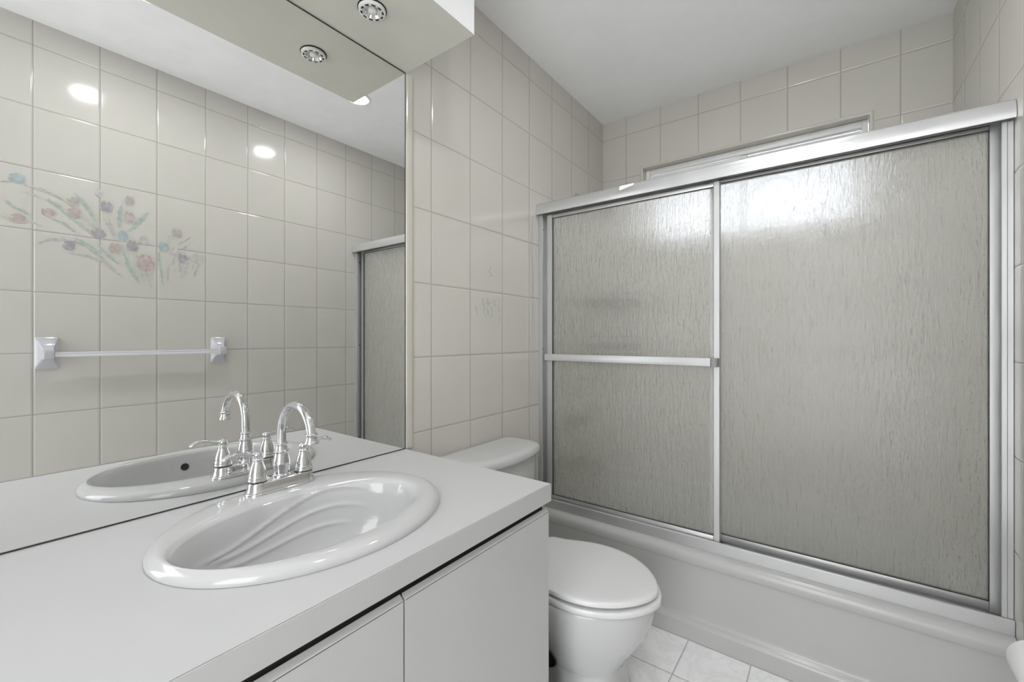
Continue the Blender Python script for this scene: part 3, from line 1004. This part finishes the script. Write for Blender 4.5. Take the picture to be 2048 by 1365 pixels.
vs = [(0.408, 1.6762, HT_ - 0.030), (0.418, 1.6740, HT_ - 0.040), (0.470, 1.6770, HT_ - 0.010), (0.462, 1.6790, HT_ - 0.008), (0.468, 1.690, HT_ + 0.001), (0.412, 1.690, HT_ + 0.0008), (0.410, 1.6780, HT_ - 0.013)]
v = [bm.verts.new(p) for p in ((0.414, 1.6758, HB + 0.028), (0.470, 1.6776, HB + 0.040), (0.472, 1.6835, HB + 0.0495), (0.413, 1.6822, HB + 0.0490), (0.4105, 1.6772, HB + 0.038))]
bm.faces.new(v)
r = bmesh.ops.extrude_face_region(bm, geom=list(bm.faces))
for e in r['geom']:
    if isinstance(e, bmesh.types.BMVert):
        e.co += Vector((0, -0.0006, 0.0006))
finish('tape_scrap', bm, MAT['tape'], hdr, smooth=False)
bm = bmesh.new()
prof = [(1.6900, RZ + 0.0003), (1.6900, RZ + 0.0385), (1.6930, RZ + 0.0405), (1.7000, RZ + 0.0405), (1.7015, RZ + 0.036), (1.7030, RZ + 0.012), (1.7290, RZ + 0.014), (1.7290, RZ + 0.026), (1.7315, RZ + 0.026), (1.7330, RZ + 0.014),
        (1.7640, RZ + 0.014), (1.7640, RZ + 0.036), (1.7670, RZ + 0.036), (1.7670, RZ + 0.0003)]
prism_x(bm, prof, 0.0012, W - 0.0012)
finish('bottom_track', bm, MAT['alu'], shd, angle=25)
for (x0, x1, sx) in ((0.0012, 0.0235, 1), (W - 0.0012, W - 0.0235, -1)):
    bm = bmesh.new()
    lo, hi = x0, x1
    prof = [(x0, 1.7010), (x1 - sx * 0.012, 1.7010), (x1 - sx * 0.010, 1.6980), (x1 - sx * 0.001, 1.6980), (x1, 1.6995), (x1, 1.7030), (x0 + sx * 0.003, 1.7050), (x0 + sx * 0.003, 1.7600), (x1, 1.7600), (x1, 1.7640), (x0, 1.7640)]
    loft(bm, [[(x, y, RZ + 0.0412) for x, y in prof], [(x, y, HB - 0.0004) for x, y in prof]], True, True)
    j = finish('side_jamb', bm, MAT['alu'], shd, angle=25)
    bm = bmesh.new()
    for zz in (0.42, 1.05, 1.62):
        loft(bm, [[(x0 + sx * dx, 1.732 + 0.004 * math.cos(2 * PI * i / 12), zz + 0.004 * math.sin(2 * PI * i / 12)) for i in range(12)] for dx in (0.0031, 0.0045)], True, True)
    finish('bumper_screws', bm, MAT['rubber'], j)


def door_panel(x0, x1, y, z0, z1, lw, rw, wt, wb):
    """Stiles and rails round one sheet of glass."""
    bm = bmesh.new()
    d = 0.011
    sp = [(-1, 1), (1, 1), (1, 0.3), (0.8, -0.2), (1, -0.6), (0.9, -1), (-0.9, -1), (-1, -0.6), (-0.8, -0.2), (-1, 0.3)]
    for (a, b) in ((x0, x0 + lw), (x1 - rw, x1)):
        c, h = (a + b) / 2, (b - a) / 2
        loft(bm, [[(c + h * u, y + d * v, z) for u, v in sp] for z in (z0, z1)], True, True)
    add_box(bm, x0 + lw + 0.0003, x1 - rw - 0.0003, y - d * 0.9, y + d * 0.9, z0 + 0.004, z0 + wb, 0.0015)
    add_box(bm, x0 + lw + 0.0003, x1 - rw - 0.0003, y - d * 0.9, y + d * 0.9, z1 - wt, z1 - 0.001, 0.0015)
    fr = finish('sliding_panel', bm, MAT['alu'], shd, angle=30)
    gx0, gx1, gz0, gz1 = x0 + lw - 0.001, x1 - rw + 0.001, z0 + wb - 0.001, z1 - wt + 0.001
    bm = bmesh.new()
    w = 0.0015
    for (a, b, c, e) in ((gx0, gx0 + w, gz0, gz1), (gx1 - w, gx1, gz0, gz1), (gx0 + w, gx1 - w, gz0, gz0 + w), (gx0 + w, gx1 - w, gz1 - w, gz1)):
        add_box(bm, a, b, y - d * 0.72, y + d * 0.72, c, e)
    finish('glazing_bead', bm, MAT['rubber'], fr, smooth=False)
    box('glass_sheet', gx0 + 0.0005, gx1 - 0.0005, y - 0.0022, y + 0.0022, gz0 + 0.0005, gz1 - 0.0005, MAT['glass'], fr)
    return fr


pA = door_panel(0.0445, 0.7840, 1.7160, 0.3455, 1.676, 0.0275, 0.0205, 0.0160, 0.029)
pB = door_panel(0.7450, 1.4830, 1.7490, 0.3450, 1.692, 0.0300, 0.0220, 0.0120, 0.028)
# towel bar across the front panel
bm = bmesh.new()
prof = [(1.6865, 0.9995), (1.6880, 0.9980), (1.6925, 0.9980), (1.6940, 0.9995), (1.6940, 1.0270), (1.6925, 1.0285), (1.6890, 1.0285), (1.6880, 1.0240), (1.6872, 1.0200), (1.6860, 1.0150), (1.6860, 1.0060)]
prism_x(bm, prof, 0.0420, 0.7560)
finish('towel_rail', bm, MAT['alu_bright'], pA, angle=25)
for x0, x1 in ((0.7565, 0.7835), (0.0450, 0.0600)):
    bm = bmesh.new()
    if x0 > 0.5:
        pr_ = [(x0, 1.6860), (x0 + 0.004, 1.6838), (x1 - 0.007, 1.6838), (x1 - 0.002, 1.6870), (x1, 1.693), (x1, 1.7045), (x0, 1.7045)]
    else:
        pr_ = [(x0, 1.6945), (x1, 1.6945), (x1, 1.7045), (x0, 1.7045)]
    loft(bm, [[(x, y, 0.9975) for x, y in pr_], [(x, y, 1.0290) for x, y in pr_]], True, True)
    finish('rail_bracket', bm, aluminium('grey_bracket', (0.33, 0.33, 0.33), 0.25), pA, angle=25)

# ------------------------------------------------------------------ inside the shower
sh = thing('shower_head', 'dark shower head blurred behind the top of the left rain glass', 'shower head', (0.0, 2.08, 1.86))
bm = bmesh.new()
lathe_pts = [(0.0005, 2.08, 1.86), (0.004, 2.08, 1.86)]
tube(bm, lathe_pts, 0.028, 28)
finish('wall_flange', bm, MAT['chrome'], sh)
bm = bmesh.new()
tube(bm, catmull([(0.004, 2.08, 1.86), (0.05, 2.08, 1.862), (0.10, 2.08, 1.84), (0.135, 2.08, 1.80)], 6), 0.0085, 16)
finish('shower_arm', bm, MAT['chrome'], sh)
bm = bmesh.new()
tube(bm, [(0.135, 2.08, 1.80), (0.145, 2.08, 1.788), (0.160, 2.08, 1.770), (0.175, 2.08, 1.752), (0.180, 2.08, 1.746)], [0.012, 0.014, 0.024, 0.034, 0.030], 28)
finish('spray_head', bm, MAT['bronze'], sh)
tv = thing('tub_valve', 'dark tub valve knob blurred behind the left rain glass below the towel rail', 'faucet', (0.0, 2.06, 0.66))
bm = bmesh.new()
tube(bm, [(0.0005, 2.06, 0.66), (0.006, 2.06, 0.66), (0.012, 2.06, 0.66)], [0.082, 0.080, 0.05], 36)
finish('escutcheon', bm, MAT['chrome'], tv)
bm = bmesh.new()
tube(bm, [(0.012, 2.06, 0.66), (0.03, 2.06, 0.66), (0.05, 2.06, 0.66), (0.07, 2.06, 0.66), (0.078, 2.06, 0.66)], [0.022, 0.022, 0.030, 0.032, 0.02], 28)
finish('knob', bm, MAT['bronze'], tv)
ts = thing('tub_spout', 'dark tub spout blurred behind the left rain glass under the valve knob', 'faucet', (0.0, 2.06, 0.44))
bm = bmesh.new()
tube(bm, catmull([(0.0005, 2.06, 0.445), (0.05, 2.06, 0.447), (0.10, 2.06, 0.440), (0.128, 2.06, 0.420), (0.134, 2.06, 0.405)], 6), 0.024, 24)
finish('spout_body', bm, MAT['bronze'], ts)


def corner_shelf(z, label):
    t = thing('corner_shelf', label, 'shelf', (0.0, LB, z), 'corner shelves in the shower')
    pts = [(0.0015, LB - 0.0015)] + [(0.0015 + 0.235 * math.sin(PI / 2 * k / 14), LB - 0.0015 - 0.235 * math.cos(PI / 2 * k / 14)) for k in range(15)]
    bm = bmesh.new()
    loft(bm, [[(x, y, z) for x, y in pts], [(x, y, z + 0.045) for x, y in pts]], True, True)
    finish('shelf_tray', bm, MAT['bronze'], t, angle=40)
    bm = bmesh.new()
    tube(bm, [(0.004 + 0.228 * math.sin(PI / 2 * k / 14), LB - 0.004 - 0.228 * math.cos(PI / 2 * k / 14), z + 0.078) for k in range(15)], 0.004, 10)
    tube(bm, [(0.004 + 0.228 * math.sin(PI / 4), LB - 0.004 - 0.228 * math.cos(PI / 4), z + 0.0445), (0.004 + 0.228 * math.sin(PI / 4), LB - 0.004 - 0.228 * math.cos(PI / 4), z + 0.078)], 0.003, 8)
    finish('guard_rail', bm, MAT['bronze'], t)
    return t


corner_shelf(1.275, 'upper dark corner shelf blurred behind the left rain glass')
corner_shelf(1.030, 'lower dark corner shelf blurred behind the glass near the towel rail')

# ------------------------------------------------------------------ towel bar on the right wall
tb = thing('towel_bar', 'white towel bar between two ceramic wall brackets, seen in the mirror', 'towel bar', (W, 0.575, 1.035))
BZ = 1.035
for yc in (0.2702, 0.888):
    bm = bmesh.new()
    loops = []
    zc_ = 1.0405
    for d, hy2, hz2, dz in ((0.0006, 0.0340, 0.0655, 0.0), (0.0035, 0.0345, 0.0660, 0.0), (0.0055, 0.0335, 0.0645, 0.0), (0.0075, 0.0310, 0.0570, 0.0), (0.0150, 0.0260, 0.0470, 0.0), (0.0165, 0.0258, 0.0440, 0.0),
                            (0.0240, 0.0215, 0.0350, -0.001), (0.0255, 0.0213, 0.0325, -0.001), (0.0350, 0.0180, 0.0250, -0.002), (0.0365, 0.0180, 0.0230, -0.003), (0.0460, 0.0168, 0.0205, -0.005), (0.0640, 0.0165, 0.0200, -0.0055),
                            (0.0690, 0.0150, 0.0180, -0.0055), (0.0705, 0.0120, 0.0140, -0.0055)):
        lp = rrect(0, 0, hy2, hz2, min(hy2, hz2) * 0.18 + 0.001, 0, 4)
        loops.append([(W - d, yc + px, zc_ + dz + py) for px, py, _ in lp])
    loft(bm, loops, True, True)
    finish('wall_bracket', bm, MAT['ceramic'], tb, angle=38)
bm = bmesh.new()
pr_ = [(-.0100, -.0100), (-.0100, -.003), (-.0085, 0.0), (-.0100, .003), (-.0100, .0100), (-.003, .0100), (0, .0085), (.003, .0100), (.0100, .0100), (.0100, .003), (.0085, 0), (.0100, -.003), (.0100, -.0100), (.003, -.0100), (0, -.0085), (-.003, -.0100)]
loft(bm, [[(W - 0.054 + u, y, BZ + v) for u, v in pr_] for y in (0.2872, 0.8710)], True, True)
finish('rail', bm, MAT['acrylic'], tb, angle=25)

# ------------------------------------------------------------------ paper roll at the right edge
PX, PY0, PZ = 1.4435, 1.212, 0.458
ph = thing('paper_holder', 'white ceramic paper holder on the right tiled wall holding the roll', 'toilet paper holder', (W, PY0 + 0.052, PZ))
bm = bmesh.new()
for yy in (PY0 - 0.012, PY0 + 0.116):
    add_box(bm, PX - 0.010, W - 0.0008, yy - 0.006, yy + 0.006, PZ - 0.012, PZ + 0.012, 0.003)
add_box(bm, W - 0.008, W - 0.0008, PY0 - 0.035, PY0 + 0.139, PZ - 0.05, PZ + 0.05, 0.004)
finish('bracket', bm, MAT['ceramic'], ph)
for ya in (PY0 - 0.0055, PY0 + 0.1046):
    bm = bmesh.new()
    tube(bm, [(PX, ya, PZ), (PX, ya + 0.0049, PZ)], 0.011, 16)
    finish('peg', bm, MAT['acrylic'], ph)
pr0 = thing('toilet_paper_roll', 'white toilet paper roll at the lower right beside the tub', 'toilet paper', (PX, PY0 + 0.052, PZ))
bm = bmesh.new()
lps = []
for r, y in ((0.0185, 0.0), (0.042, 0.0), (0.0445, 0.001), (0.045, 0.003), (0.045, 0.101), (0.0445, 0.103), (0.042, 0.104), (0.0185, 0.104), (0.0185, 0.0)):
    lps.append([(PX + r * math.cos(2 * PI * i / 48), PY0 + y, PZ - 0.006 + r * math.sin(2 * PI * i / 48)) for i in range(48)])
loft(bm, lps)
bmesh.ops.remove_doubles(bm, verts=bm.verts, dist=1e-5)
finish('roll', bm, MAT['paper'], pr0, angle=50)
